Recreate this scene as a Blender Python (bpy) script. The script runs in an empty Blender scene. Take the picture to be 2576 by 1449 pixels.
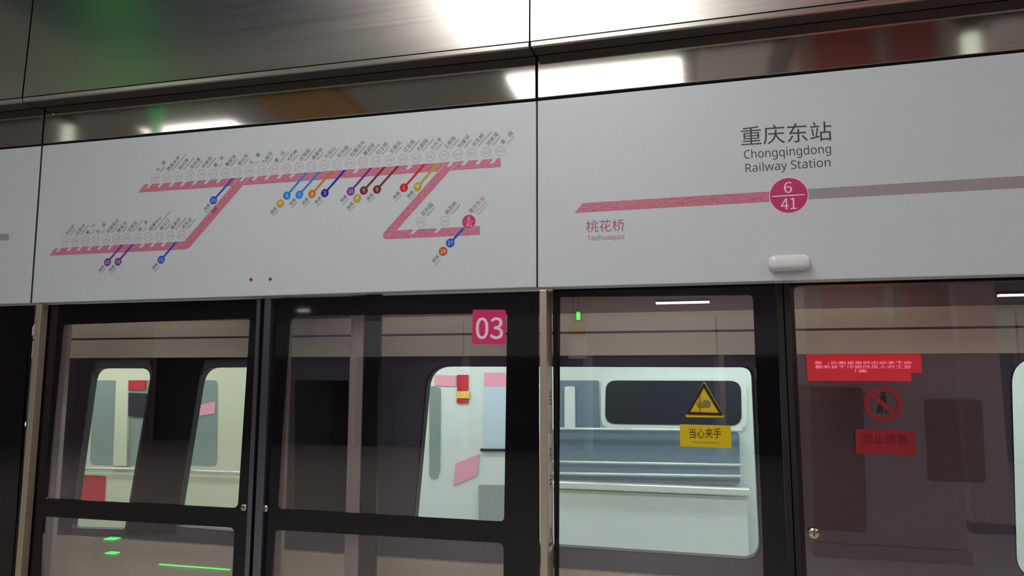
import bpy, bmesh, math, random
from mathutils import Vector, Matrix
random.seed(4)
SC = bpy.context.scene
COL = SC.collection

# ------------------------------------------------------------------ camera
YAW, PITCH, ROLL, FPX = 0.2473, 0.11924, 0.00098, 1806.0
CAM = Vector((0.0, -3.2, 1.7))
_cy, _sy = math.cos(YAW), math.sin(YAW)
FW = Vector((-_sy * math.cos(PITCH), _cy * math.cos(PITCH), math.sin(PITCH)))
_r0 = Vector((_cy, _sy, 0)); _u0 = _r0.cross(FW)
RT = _r0 * math.cos(ROLL) + _u0 * math.sin(ROLL)
UP = -_r0 * math.sin(ROLL) + _u0 * math.cos(ROLL)
cd = bpy.data.cameras.new('camera'); cam = bpy.data.objects.new('camera', cd); COL.objects.link(cam)
cd.sensor_width = 36.0; cd.lens = FPX / 2576.0 * 36.0; cd.clip_start = 0.05; cd.clip_end = 200
cam.matrix_world = Matrix(((RT.x, UP.x, -FW.x, CAM.x), (RT.y, UP.y, -FW.y, CAM.y), (RT.z, UP.z, -FW.z, CAM.z), (0, 0, 0, 1)))
SC.camera = cam

# ------------------------------------------------------------------ world and exposure
w = bpy.data.worlds.new('station_air'); SC.world = w; w.use_nodes = True
w.node_tree.nodes['Background'].inputs[0].default_value = (0.5, 0.52, 0.6, 1)
w.node_tree.nodes['Background'].inputs[1].default_value = 0.03
SC.view_settings.view_transform = 'Standard'; SC.view_settings.look = 'None'
SC.view_settings.exposure = 0.0; SC.view_settings.gamma = 1.0
SC.view_settings.use_curve_mapping = False
SC.cycles.max_bounces = 12; SC.cycles.transparent_max_bounces = 16
SC.cycles.sample_clamp_indirect = 6.0
E_CEIL = 5.6          # radiance of the platform ceiling lights
E_TRAIN = 11.0        # radiance of the lamps inside the train

# ------------------------------------------------------------------ helpers
def S(r, g, b):
    f = lambda c: (c / 255 / 12.92) if c / 255 <= 0.04045 else ((c / 255 + 0.055) / 1.055) ** 2.4
    return (f(r), f(g), f(b), 1.0)

def P(px, py, Y=0.0):
    d = FW + RT * ((px - 1288) / FPX) - UP * ((py - 724.5) / FPX)
    return CAM + d * ((Y - CAM.y) / d.y)

def XZ(pts, Y=0.0):
    return [(P(x, y, Y).x, P(x, y, Y).z) for x, y in pts]

def mat(name, col, rough=0.5, metal=0.0, emit=None, es=0.0, spec=0.5, aniso=0.0, noise=None, coat=0.0):
    m = bpy.data.materials.new(name); m.use_nodes = True
    nt = m.node_tree; b = nt.nodes['Principled BSDF']
    b.inputs['Base Color'].default_value = col; b.inputs['Roughness'].default_value = rough
    b.inputs['Metallic'].default_value = metal; b.inputs['Specular IOR Level'].default_value = spec
    b.inputs['Coat Weight'].default_value = coat
    if emit is not None:
        b.inputs['Emission Color'].default_value = emit; b.inputs['Emission Strength'].default_value = es
    if aniso:
        b.inputs['Anisotropic'].default_value = aniso
        c = nt.nodes.new('ShaderNodeCombineXYZ'); c.inputs[0].default_value = 1.0
        nt.links.new(c.outputs[0], b.inputs['Tangent'])
    if noise:
        # noise = (scale xyz, amount): gentle unevenness of the colour, like dust and brushing
        tc = nt.nodes.new('ShaderNodeTexCoord'); mp = nt.nodes.new('ShaderNodeMapping')
        mp.inputs['Scale'].default_value = noise[0]
        no = nt.nodes.new('ShaderNodeTexNoise'); no.inputs['Scale'].default_value = 1.0; no.inputs['Detail'].default_value = 4
        mr = nt.nodes.new('ShaderNodeMapRange'); mr.inputs['To Min'].default_value = 1 - noise[1]; mr.inputs['To Max'].default_value = 1 + noise[1]
        mx = nt.nodes.new('ShaderNodeVectorMath'); mx.operation = 'SCALE'; mx.inputs[0].default_value = col[:3]
        nt.links.new(tc.outputs['Object'], mp.inputs['Vector']); nt.links.new(mp.outputs[0], no.inputs['Vector'])
        nt.links.new(no.outputs['Fac'], mr.inputs['Value']); nt.links.new(mr.outputs[0], mx.inputs['Scale'])
        nt.links.new(mx.outputs[0], b.inputs['Base Color'])
        mr2 = nt.nodes.new('ShaderNodeMapRange'); mr2.inputs['To Min'].default_value = rough * 0.85; mr2.inputs['To Max'].default_value = min(1, rough * 1.15)
        nt.links.new(no.outputs['Fac'], mr2.inputs['Value']); nt.links.new(mr2.outputs[0], b.inputs['Roughness'])
    return m

def glass_mat(name, tint, refl):
    m = bpy.data.materials.new(name); m.use_nodes = True
    nt = m.node_tree; nt.nodes.clear()
    o = nt.nodes.new('ShaderNodeOutputMaterial'); mx = nt.nodes.new('ShaderNodeMixShader')
    t = nt.nodes.new('ShaderNodeBsdfTransparent'); t.inputs[0].default_value = tint
    g = nt.nodes.new('ShaderNodeBsdfGlossy'); g.inputs['Roughness'].default_value = 0.0; g.inputs[0].default_value = (1, 0.94, 1.0, 1)
    fr = nt.nodes.new('ShaderNodeFresnel'); fr.inputs[0].default_value = 1.35
    ad = nt.nodes.new('ShaderNodeMath'); ad.operation = 'ADD'; ad.use_clamp = True; ad.inputs[1].default_value = refl
    nt.links.new(fr.outputs[0], ad.inputs[0]); nt.links.new(ad.outputs[0], mx.inputs[0])
    nt.links.new(t.outputs[0], mx.inputs[1]); nt.links.new(g.outputs[0], mx.inputs[2]); nt.links.new(mx.outputs[0], o.inputs[0])
    return m

def link(name, me, m, parent=None, label=None, cat=None, group=None, kind=None):
    o = bpy.data.objects.new(name, me)
    if m is not None and me is not None:
        me.materials.clear(); me.materials.append(m)
    COL.objects.link(o)
    if parent is not None:
        o.parent = parent
        o.matrix_parent_inverse = Matrix.Translation(-parent.location)
    tag(o, label, cat, group, kind)
    return o

def tag(o, label=None, cat=None, group=None, kind=None):
    if label: o['label'] = label
    if cat: o['category'] = cat
    if group: o['group'] = group
    if kind: o['kind'] = kind
    return o

def thing(name, label, cat, loc, group=None):
    o = bpy.data.objects.new(name, None); COL.objects.link(o)
    o.empty_display_size = 0.1; o.location = loc
    return tag(o, label, cat, group)

def curve_mesh(polys, half):
    cu = bpy.data.curves.new('outline', 'CURVE'); cu.dimensions = '2D'; cu.fill_mode = 'BOTH'; cu.extrude = half
    for pts in polys:
        sp = cu.splines.new('POLY'); sp.points.add(len(pts) - 1); sp.use_cyclic_u = True
        for p, q in zip(sp.points, pts): p.co = (q[0], q[1], 0, 1)
    o = bpy.data.objects.new('outline', cu); me = bpy.data.meshes.new_from_object(o)
    bpy.data.objects.remove(o); bpy.data.curves.remove(cu)
    return me

def prism_me(polys, y0, y1):
    """outline(s) in the wall plane (x, z); first the outer, the rest holes; from depth y0 to y1"""
    me = curve_mesh(polys, (y1 - y0) / 2); ym = (y0 + y1) / 2
    for v in me.vertices: v.co = (v.co.x, ym - v.co.z, v.co.y)
    me.update()
    return me

def prism(name, polys, y0, y1, m, parent=None, **k):
    if polys and isinstance(polys[0][0], (int, float)): polys = [polys]
    return link(name, prism_me(polys, y0, y1), m, parent, **k)

def rnd(pts, rad, n=6):
    """round the corners of a polygon; rad one number or one per corner"""
    out = []; N = len(pts)
    if isinstance(rad, (int, float)): rad = [rad] * N
    for i in range(N):
        a, b, c = Vector(pts[i - 1]), Vector(pts[i]), Vector(pts[(i + 1) % N]); r = rad[i]
        if r <= 0: out.append(tuple(b)); continue
        u, v = (a - b).normalized(), (c - b).normalized()
        p0, p1 = b + u * r, b + v * r
        for k in range(n + 1):
            t = k / n
            q = p0 * (1 - t) ** 2 + b * 2 * t * (1 - t) + p1 * t ** 2
            out.append((q.x, q.y))
    return out

def rect(x0, x1, z0, z1): return [(x0, z0), (x1, z0), (x1, z1), (x0, z1)]
def circ(cx, cz, r, n=40): return [(cx + r * math.cos(2 * math.pi * i / n), cz + r * math.sin(2 * math.pi * i / n)) for i in range(n)]

def box_me(x0, x1, y0, y1, z0, z1, bev=0.0, seg=2):
    bm = bmesh.new(); bmesh.ops.create_cube(bm, size=1)
    for v in bm.verts:
        v.co = ((x0 + x1) / 2 + v.co.x * (x1 - x0), (y0 + y1) / 2 + v.co.y * (y1 - y0), (z0 + z1) / 2 + v.co.z * (z1 - z0))
    if bev: bmesh.ops.bevel(bm, geom=bm.edges[:], offset=bev, segments=seg, affect='EDGES', profile=0.5)
    me = bpy.data.meshes.new('box'); bm.to_mesh(me); bm.free()
    return me

def box(name, x0, x1, y0, y1, z0, z1, m, parent=None, bev=0.0, **k):
    return link(name, box_me(min(x0, x1), max(x0, x1), y0, y1, z0, z1, bev), m, parent, **k)

def quad_slab_me(front, depth):
    """front: four points, counter-clockwise seen from the platform; thickened to depth behind"""
    bm = bmesh.new(); n = Vector((0, depth, 0))
    a = [bm.verts.new(p) for p in front]; b = [bm.verts.new(Vector(p) + n) for p in front]
    bm.faces.new(a); bm.faces.new(b[::-1])
    for i in range(4): bm.faces.new((a[i], b[i], b[(i + 1) % 4], a[(i + 1) % 4]))
    bmesh.ops.recalc_face_normals(bm, faces=bm.faces[:])
    me = bpy.data.meshes.new('slab')
    return bm, me

def slab(name, front, depth, m, parent=None, bev=0.0, **k):
    bm, me = quad_slab_me(front, depth)
    if bev: bmesh.ops.bevel(bm, geom=bm.edges[:], offset=bev, segments=2, affect='EDGES', profile=0.5)
    bm.to_mesh(me); bm.free()
    return link(name, me, m, parent, **k)

def lathe_me(prof, n=32, axis='y'):
    """profile of (radius, depth) turned around the y axis"""
    bm = bmesh.new(); rings = []
    for r, h in prof:
        rings.append([bm.verts.new((r * math.cos(2 * math.pi * i / n), h, r * math.sin(2 * math.pi * i / n))) for i in range(n)])
    for a, b in zip(rings, rings[1:]):
        for i in range(n): bm.faces.new((a[i], a[(i + 1) % n], b[(i + 1) % n], b[i]))
    bm.faces.new(rings[0]); bm.faces.new(rings[-1][::-1])
    bmesh.ops.recalc_face_normals(bm, faces=bm.faces[:])
    for f in bm.faces: f.smooth = len(f.verts) == 4
    me = bpy.data.meshes.new('turned'); bm.to_mesh(me); bm.free()
    return me

def tube_me(p0, p1, r, n=12):
    p0, p1 = Vector(p0), Vector(p1); d = (p1 - p0).normalized()
    a = d.orthogonal().normalized(); b = d.cross(a); bm = bmesh.new()
    R = [[bm.verts.new(p + (a * math.cos(2 * math.pi * i / n) + b * math.sin(2 * math.pi * i / n)) * r) for i in range(n)] for p in (p0, p1)]
    for i in range(n): bm.faces.new((R[0][i], R[0][(i + 1) % n], R[1][(i + 1) % n], R[1][i])).smooth = True
    bm.faces.new(R[0][::-1]); bm.faces.new(R[1])
    bmesh.ops.recalc_face_normals(bm, faces=bm.faces[:])
    me = bpy.data.meshes.new('tube'); bm.to_mesh(me); bm.free()
    return me

def offset_me(me, v):
    for q in me.vertices: q.co += Vector(v)
    return me

# ---- lettering
def _font(f):   # typefaces that ship with Blender; the built-in face if one is missing
    try: return bpy.data.fonts.load(bpy.utils.system_resource('DATAFILES') + '/fonts/' + f)
    except Exception: return None
SANS, HAN = _font('NotoSansMath-Regular.woff2'), _font('Noto Sans CJK Regular.woff2')
def glyphs(s, thin=0.0, space=1.0):
    cu = bpy.data.curves.new('lettering', 'FONT'); cu.body = s
    k = 1.0
    if SANS and any(ch.isalpha() and ch.isascii() for ch in s): cu.font = SANS; k = 1.06
    elif HAN and s.isdigit(): cu.font = HAN; k = HAN_K
    cu.resolution_u = 3; cu.space_character = space
    if thin: cu.offset = thin
    o = bpy.data.objects.new('lettering', cu); me = bpy.data.meshes.new_from_object(o)
    bpy.data.objects.remove(o); bpy.data.curves.remove(cu)
    for v in me.vertices: v.co *= k
    # strokes drawn as separate outlines: set each a hair apart in depth
    par = list(range(len(me.vertices)))
    def root(i):
        while par[i] != i: par[i] = par[par[i]]; i = par[i]
        return i
    for e in me.edges:
        a, b = root(e.vertices[0]), root(e.vertices[1])
        if a != b: par[a] = b
    ids = {}
    for v in me.vertices: v.co.z = ids.setdefault(root(v.index), len(ids)) % 7 * 2e-5
    return me

def bbox(me):
    xs = [v.co.x for v in me.vertices]; ys = [v.co.y for v in me.vertices]
    return min(xs), max(xs), min(ys), max(ys)

def text_fit(name, s, A, B, C, Y, m, parent, thin=0.0, space=1.0, mirror=False, base0=False, **k):
    """bounding box mapped on bottom-left A, bottom-right B, top-left C (x, z)"""
    me = glyphs(s, thin, space); x0, x1, y0, y1 = bbox(me)
    if base0: y0 = 0.0
    for v in me.vertices:
        u = (v.co.x - x0) / (x1 - x0); t = (v.co.y - y0) / (y1 - y0)
        v.co = (A[0] + (B[0] - A[0]) * u + (C[0] - A[0]) * t, Y - v.co.z, A[1] + (B[1] - A[1]) * u + (C[1] - A[1]) * t)
    if mirror: me.flip_normals()
    return link(name, me, m, parent, **k)

def text_px(name, s, a, b, c, Y, m, parent, surf=None, **k):
    s_ = Y if surf is None else surf
    A, B, C = XZ([a, b, c], s_)
    return text_fit(name, s, A, B, C, Y, m, parent, **k)

def text_at(name, s, start, ang, size, Y, m, parent, thin=0.0, align='L', space=1.0, **k):
    """baseline starting at start, turned by ang, em size in metres"""
    me = glyphs(s, thin, space); x0, x1, y0, y1 = bbox(me); ca, sa = math.cos(ang), math.sin(ang)
    ox = {'L': 0, 'C': -(x0 + x1) / 2, 'R': -x1}[align]; oy = -(y0 + y1) / 2 if align == 'C' else 0
    for v in me.vertices:
        x, y = (v.co.x + ox) * size, (v.co.y + oy) * size
        v.co = (start[0] + x * ca - y * sa, Y - v.co.z, start[1] + x * sa + y * ca)
    return link(name, me, m, parent, **k)

# ------------------------------------------------------------------ materials
HAN_K = 1.0
if HAN:
    _b = bbox(glyphs('8')); HAN_K = 0.71 / (_b[3] - _b[2])
M = {}
M['fascia'] = mat('white_enamel', S(198, 204, 211), 0.42, noise=((3, 3, 3), 0.02))
M['dark_gap'] = mat('dark_gap', S(30, 27, 26), 0.7)
M['steel'] = mat('brushed_steel', S(196, 190, 184), 0.20, 1.0, aniso=0.85, noise=((0.8, 1, 60), 0.06))
M['steel_fine'] = mat('polished_steel', S(190, 184, 178), 0.07, 1.0, noise=((0.8, 1, 80), 0.05))
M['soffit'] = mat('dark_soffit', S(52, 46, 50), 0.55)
M['steel_edge'] = mat('steel_edge', S(190, 185, 175), 0.3, 1.0)
M['frit'] = mat('black_glass_print', S(20, 18, 23), 0.04, spec=0.45)
M['glass'] = glass_mat('door_glass', (0.95, 0.955, 0.955, 1), 0.06)
M['alu'] = mat('aluminium_post', S(205, 190, 170), 0.33, 0.75)
M['alu_dark'] = mat('dark_aluminium', S(128, 130, 146), 0.25, 0.9)
M['rubber'] = mat('black_rubber', S(18, 17, 20), 0.55)
M['lock'] = mat('lock_metal', S(215, 205, 185), 0.25, 1.0)
M['ink'] = mat('grey_ink', S(62, 60, 66), 0.5)
M['ink_fine'] = mat('fine_grey_ink', S(66, 66, 68), 0.5)
M['ring'] = mat('mauve_ink', S(160, 126, 134), 0.5)
M['magenta'] = mat('magenta_print', S(190, 44, 110), 0.45)
M['magenta_text'] = mat('dull_magenta_print', S(160, 82, 110), 0.5)
M['pink_text'] = mat('pink_print', S(196, 140, 160), 0.5)
M['white_print'] = mat('white_print', S(235, 215, 225), 0.5)
M['grey_band'] = mat('grey_print', S(152, 146, 148), 0.5)
M['blue15'] = mat('blue_print', S(10, 74, 200), 0.45)
M['blue5'] = mat('sky_blue_print', S(10, 128, 222), 0.45)
M['orange'] = mat('orange_print', S(200, 118, 16), 0.45)
M['navy'] = mat('navy_print', S(14, 20, 160), 0.45)
M['purple'] = mat('purple_print', S(108, 34, 148), 0.45)
M['maroon'] = mat('maroon_print', S(116, 24, 34), 0.45)
M['red1'] = mat('red_print', S(196, 12, 26), 0.45)
M['olive'] = mat('mustard_print', S(186, 158, 18), 0.45)
M['brown'] = mat('brown_orange_print', S(186, 88, 24), 0.45)
M['pill'] = mat('white_polycarbonate', S(225, 225, 232), 0.12, coat=0.4)
M['led_red'] = mat('red_lens', S(170, 10, 20), 0.2)
M['yellow'] = mat('yellow_sticker', S(214, 186, 0), 0.45, emit=S(222, 170, 0), es=0.0)
M['sticker_dark'] = mat('dark_brown_ink', S(45, 22, 14), 0.5)
M['sticker_grey'] = mat('grey_hand_ink', S(130, 120, 70), 0.5)
M['sticker_faint'] = mat('faint_ink', S(150, 118, 8), 0.5)
M['sticker_red'] = mat('red_sticker', S(142, 20, 36), 0.5)
M['sticker_red_ink'] = mat('dark_red_ink', S(98, 10, 20), 0.5)
M['sticker_black'] = mat('black_sticker_ink', S(22, 14, 18), 0.6)
M['badge'] = mat('pink_badge', S(208, 38, 108), 0.4)
M['badge_num'] = mat('badge_number', S(225, 215, 215), 0.5)
M['label_strip'] = mat('cream_label', S(205, 200, 185), 0.5)
M['train_dark'] = mat('dark_train_shell', S(94, 90, 106), 0.32, noise=((2, 2, 2), 0.08))
M['train_black'] = mat('black_train_surround', S(22, 20, 26), 0.25)
M['train_beige'] = mat('beige_train_shell', S(222, 210, 192), 0.42, noise=((1, 1, 5), 0.05))
M['train_roof'] = mat('brown_grey_roof_edge', S(120, 108, 102), 0.5)
M['seal'] = mat('window_seal', S(24, 24, 28), 0.5)
M['int_white'] = mat('train_interior_white', S(214, 224, 221), 0.35)
M['int_warm_lit'] = mat('train_interior_warm_lit', S(208, 210, 184), 0.4)  # the interior white again, with warmer light put into the colour
M['strut_pale'] = mat('pale_painted_post', S(188, 168, 164), 0.5)
M['int_grey'] = mat('train_interior_grey', S(150, 156, 156), 0.4)
M['int_blue'] = mat('blue_grey_panel', S(112, 130, 146), 0.3)
M['int_window'] = mat('train_far_window', S(52, 54, 62), 0.08)
M['int_window_pale'] = mat('train_pale_window', S(138, 152, 146), 0.15)
M['poster_blue'] = mat('pale_blue_poster', S(196, 212, 226), 0.4)
M['poster_pink'] = mat('pink_sticker', S(232, 160, 178), 0.5)
M['poster_red'] = mat('red_sign_board', S(190, 30, 45), 0.5)
M['poster_yellow'] = mat('yellow_label', S(225, 195, 90), 0.5)
M['seat'] = mat('steel_bench_seat', S(220, 228, 224), 0.25, 0.4)
M['lamp_white'] = mat('lamp_diffuser', S(255, 253, 240), 0.5, emit=(1.0, 1.0, 0.97, 1), es=E_CEIL)
M['lamp_train'] = mat('train_lamp', S(245, 255, 250), 0.5, emit=(0.93, 1.0, 0.965, 1), es=E_TRAIN)
M['fill_side'] = mat('train_side_fill', S(255, 240, 220), 0.5, emit=(1.0, 0.93, 0.85, 1), es=3.0)
M['fill_low'] = mat('lower_side_fill_tube', S(255, 240, 220), 0.5, emit=(1.0, 0.95, 0.88, 1), es=7.0)
M['lamp_far'] = mat('far_lamp', S(255, 253, 240), 0.5, emit=(1.0, 0.985, 0.90, 1), es=9.0)
M['lamp_tube'] = mat('pale_tube', S(230, 240, 225), 0.5, emit=(0.9, 1.0, 0.85, 1), es=1.1)
M['green_streak'] = mat('green_streak_glow', S(60, 170, 90), 0.5, emit=(0.06, 0.75, 0.12, 1), es=0.9)
M['green_dim'] = mat('dim_green_panel', S(60, 170, 90), 0.5, emit=(0.08, 0.5, 0.14, 1), es=0.55)
M['green'] = mat('green_led', S(10, 250, 80), 0.5, emit=(0.01, 1.0, 0.10, 1), es=6.0)
M['screen_red'] = mat('red_screen', S(230, 10, 20), 0.4, emit=(1.0, 0.010, 0.014, 1), es=2.2)
M['screen_text'] = mat('screen_lettering', S(255, 220, 235), 0.4, emit=(1.0, 0.42, 0.66, 1), es=3.6)
M['floor'] = mat('beige_granite', S(196, 190, 182), 0.18, noise=((3, 3, 3), 0.08))
M['ceiling'] = mat('grey_ceiling', S(172, 172, 174), 0.8)
M['ceil_light'] = mat('pale_ceiling_panel', S(240, 240, 245), 0.6)
M['ceil_dark_sheet'] = mat('added_dark_sheet', S(26, 24, 28), 0.8)
M['ceil_red_glow'] = mat('red_glow_panel', S(208, 124, 130), 0.6)
M['ceil_dark'] = mat('dark_ceiling_panel', S(50, 68, 104), 0.5)
M['ceil_wood'] = mat('tan_ceiling_panel', S(190, 150, 100), 0.6)
M['wall'] = mat('grey_wall_panel', S(160, 150, 160), 0.5)
M['wall_dark'] = mat('dark_wall', S(40, 36, 44), 0.6)
M['column'] = mat('pinkish_stone', S(205, 176, 172), 0.35, noise=((2, 2, 2), 0.05))
M['banner'] = mat('red_banner', S(200, 122, 124), 0.6)
M['banner_light'] = mat('pale_trim', S(210, 195, 185), 0.5)
M['black_metal'] = mat('black_metal', S(28, 28, 30), 0.4, 0.5)
M['tunnel'] = mat('tunnel_concrete', S(62, 52, 62), 0.9)
M['yellow_panel'] = mat('yellow_notice', S(190, 165, 90), 0.5)

def route_mat():
    """rose route band: rows of short pale upright dashes on deep rose, a mosaic print"""
    m = bpy.data.materials.new('rose_mosaic_print'); m.use_nodes = True; nt = m.node_tree; b = nt.nodes['Principled BSDF']
    b.inputs['Roughness'].default_value = 0.5
    tc = nt.nodes.new('ShaderNodeTexCoord'); sep = nt.nodes.new('ShaderNodeSeparateXYZ'); cmb = nt.nodes.new('ShaderNodeCombineXYZ')
    nt.links.new(tc.outputs['Object'], sep.inputs[0])
    no = nt.nodes.new('ShaderNodeTexNoise'); no.inputs['Scale'].default_value = 60; no.inputs['Detail'].default_value = 1
    nt.links.new(tc.outputs['Object'], no.inputs['Vector'])
    ad = nt.nodes.new('ShaderNodeMath'); ad.operation = 'MULTIPLY_ADD'; ad.inputs[1].default_value = 0.020
    nt.links.new(no.outputs['Fac'], ad.inputs[0]); nt.links.new(sep.outputs[2], ad.inputs[2])
    nt.links.new(sep.outputs[0], cmb.inputs[0]); nt.links.new(ad.outputs[0], cmb.inputs[1])
    br = nt.nodes.new('ShaderNodeTexBrick')
    br.inputs['Color1'].default_value = S(220, 156, 176); br.inputs['Color2'].default_value = S(208, 132, 156); br.inputs['Mortar'].default_value = S(172, 68, 102)
    br.inputs['Scale'].default_value = 1.0; br.inputs['Brick Width'].default_value = 0.0048; br.inputs['Row Height'].default_value = 0.0100
    br.inputs['Mortar Size'].default_value = 0.0011; br.inputs['Mortar Smooth'].default_value = 0.3; br.offset = 0.37
    nt.links.new(cmb.outputs[0], br.inputs['Vector']); nt.links.new(br.outputs['Color'], b.inputs['Base Color'])
    return m
M['route'] = route_mat()

# ------------------------------------------------------------------ setting
def struct(name, me, m): return link(name, me, m, kind='structure')
struct('floor', box_me(-16, 14, -12.5, 0.30, -0.2, 0), M['floor'])
struct('ceiling', box_me(-16, 14, -12.5, 0.45, 5.05, 5.25), M['ceiling'])
struct('wall_platform_edge', box_me(-16, 14, 0.16, 0.36, 2.2, 5.05), M['dark_gap'])
struct('wall_left', box_me(-16.2, -16, -12.5, 7, -1.4, 5.25), M['wall'])
struct('wall_right', box_me(14, 14.2, -12.5, 7, -1.4, 5.25), M['wall'])
struct('wall_tunnel', box_me(-16, 14, 6.8, 7.0, -1.4, 5.25), M['tunnel'])
struct('floor_track_bed', box_me(-16, 14, 0.30, 6.8, -1.4, -1.2), M['tunnel'])
struct('ceiling_tunnel', box_me(-16, 14, 0.45, 6.8, 4.6, 4.8), M['tunnel'])
struct('wall_opposite', box_me(-16, 14, -12.7, -12.5, 0, 5.05), M['wall'])

# opposite side of the platform: door header band, pale posts, dark glass
for i, x in enumerate((-13.5, -10.7, -7.9, -5.1, -2.3, 0.5, 3.3, 6.1, 8.9)):
    t = thing('opposite_door_bay', 'dark glazed door bay across the platform, dimly mirrored in the door glass', 'platform door', (x, -12.4, 0), 'door bays across the platform')
    box('header_panel', x, x + 2.76, -12.48, -12.38, 2.1, 2.95, M['fascia'], t)
    box('glass_leaf', x + 0.12, x + 2.70, -12.48, -12.42, 0.05, 2.1, M['frit'], t)
    box('post', x, x + 0.12, -12.48, -12.40, 0, 2.1, M['alu'], t)

# ------------------------------------------------------------------ ceiling lights, panels and lamps over the platform
def ceiling_light(x0, x1, y0, y1, label, group='ceiling light boxes over the platform'):
    t = thing('ceiling_light', label, 'ceiling light', ((x0 + x1) / 2, (y0 + y1) / 2, 5.05), group)
    f = 0.04
    prism_holes = [rect(x0 - f, x1 + f, y0 - f, y1 + f), rect(x0, x1, y0, y1)]
    me = curve_mesh(prism_holes, 0.03); offset_me(me, (0, 0, 5.02)); link('frame', me, M['black_metal'], t)
    link('diffuser', box_me(x0, x1, y0, y1, 5.0, 5.04), M['lamp_white'], t)
ceiling_light(-1.95, -0.05, -3.5, -1.1, 'bright ceiling light box nearest the doors, mirrored in the upper steel')
ceiling_light(-1.95, -0.05, -6.0, -4.2, 'bright ceiling light box mirrored in the steel strip right of the middle seam')
ceiling_light(-7.25, -5.8, -5.9, -4.72, 'small ceiling light box mirrored low in the left steel strip')
ceiling_light(4.6, 6.4, -5.6, -1.7, 'long ceiling light box beyond the stone column')
ceiling_light(-1.95, -0.05, -9.8, -8.0, 'ceiling light box deep in the platform, beyond the two near the doors')
ceiling_light(2.0, 3.8, -9.8, -8.0, 'ceiling light box deep in the platform, behind the stone column')
ceiling_light(-7.4, -5.6, -9.8, -8.0, 'ceiling light box deep in the platform, at its left')
ceiling_light(-12.5, -11.0, -5.9, -2.2, 'ceiling light box near the left end of the platform')
for x, y, lab in ((-7.77, -4.1, 'upright pale light tube mirrored at the far left of the steel strip'), (2.61, -4.1, 'upright pale light tube mirrored right of the red banners')):
    t = thing('tube_lamp', lab, 'tube lamp', (x, y, 4.6), 'upright light tubes')
    link('tube', offset_me(box_me(-0.075, 0.075, -0.03, 0.03, -0.62, 0.30, 0.02), (x, y, 4.6)), M['lamp_tube'], t)
    link('cap', offset_me(box_me(-0.08, 0.08, -0.035, 0.035, 0.30, 0.45, 0.01), (x, y, 4.6)), M['black_metal'], t)
def ceiling_panel(x0, x1, y0, y1, m, label):
    link('ceiling_panel', box_me(x0, x1, y0, y1, 4.985, 5.05, 0.004), m, label=label, cat='ceiling panel')
ceiling_panel(0.12, 0.86, -7.0, -1.5, M['ceil_light'], 'pale grey ceiling panel beside the long light box')
ceiling_panel(2.85, 3.9, -7.0, -2.2, M['ceil_light'], 'pale ceiling panel right of the narrow light strip')
ceiling_panel(1.9, 2.58, -7.0, -4.95, M['ceil_light'], 'pale ceiling panel between column and narrow light strip')
ceiling_panel(-15.9, 1.0, -4.06, -3.56, M['ceil_dark_sheet'], 'long dark sheet added between the rows of light boxes, darkening the steel')  # dark sheets added so the steel strip mirrors a deeper dark band
ceiling_panel(2.45, 4.5, -4.06, -3.56, M['ceil_dark_sheet'], 'short dark sheet added beyond the stone column, darkening the steel')
ceiling_panel(0.9, 2.3, -3.5, -2.2, M['ceil_red_glow'], 'red panel added in the ceiling before the stone column, tinting the upper steel')  # made up to give the steel above the doors a red glow
ceiling_panel(-5.7, -2.9, -2.7, -1.0, M['ceil_dark'], 'dark blue grey ceiling panel close to the doors, mirrored in the upper left steel')
ceiling_panel(-5.1, -4.0, -6.5, -3.7, M['ceil_wood'], 'tan ceiling panel mirrored in the left steel strip')

t = thing('column', 'slender pinkish column mirrored at the right side of the door glass', 'column', (3.07, -5.7, 0))
link('shaft', box_me(2.88, 3.26, -5.88, -5.5, 0.1, 5.045, 0.01), M['column'], t)
link('plinth', box_me(2.86, 3.28, -5.90, -5.48, 0, 0.1), M['black_metal'], t)

# far hanging lamps
for x0, x1, lab in ((-0.73, 0.34, 'hanging linear lamp mirrored above the yellow warning sticker'), (5.4, 6.9, 'hanging linear lamp mirrored at the upper right glass'), (-8.72, -8.45, 'hanging linear lamp mirrored above the middle of the emergency doors')):
    t = thing('linear_lamp', lab, 'hanging lamp', ((x0 + x1) / 2, -11.3, 3.12), 'linear lamps hung across the platform')
    link('housing', box_me(x0, x1, -11.36, -11.24, 3.15, 3.2, 0.005), M['black_metal'], t)
    link('tube', box_me(x0 + 0.01, x1 - 0.01, -11.34, -11.26, 3.11, 3.15), M['lamp_far'], t)
    for xx in (x0 + 0.15, x1 - 0.15):
        link('suspension_wire', tube_me((xx, -11.3, 3.2), (xx, -11.3, 5.05), 0.006), M['black_metal'], t)

# ------------------------------------------------------------------ stone column with red banners and red message screen, behind the viewer
t = thing('column', 'broad pinkish stone column whose edge is mirrored right of the sliding door', 'column', (1.85, -4.7, 0))
link('shaft', box_me(1.06, 2.35, -5.2, -4.0, 0.12, 5.045, 0.02), M['column'], t)
link('plinth', box_me(1.04, 2.37, -5.22, -3.98, 0, 0.12), M['column'], t)
for x0, x1, lab in ((1.22, 1.72, 'wider red banner on the upper column, left of its pale trim as mirrored'), (1.92, 2.27, 'narrower red banner on the upper column, right of its pale trim as mirrored')):
    link('red_banner', box_me(x0, x1, -3.998, -3.97, 2.2, 5.03), M['banner'], label=lab, cat='banner', group='red banners on the column')
link('trim_strip', box_me(1.79, 1.85, -3.998, -3.97, 2.2, 4.9), M['banner_light'], t)

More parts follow.
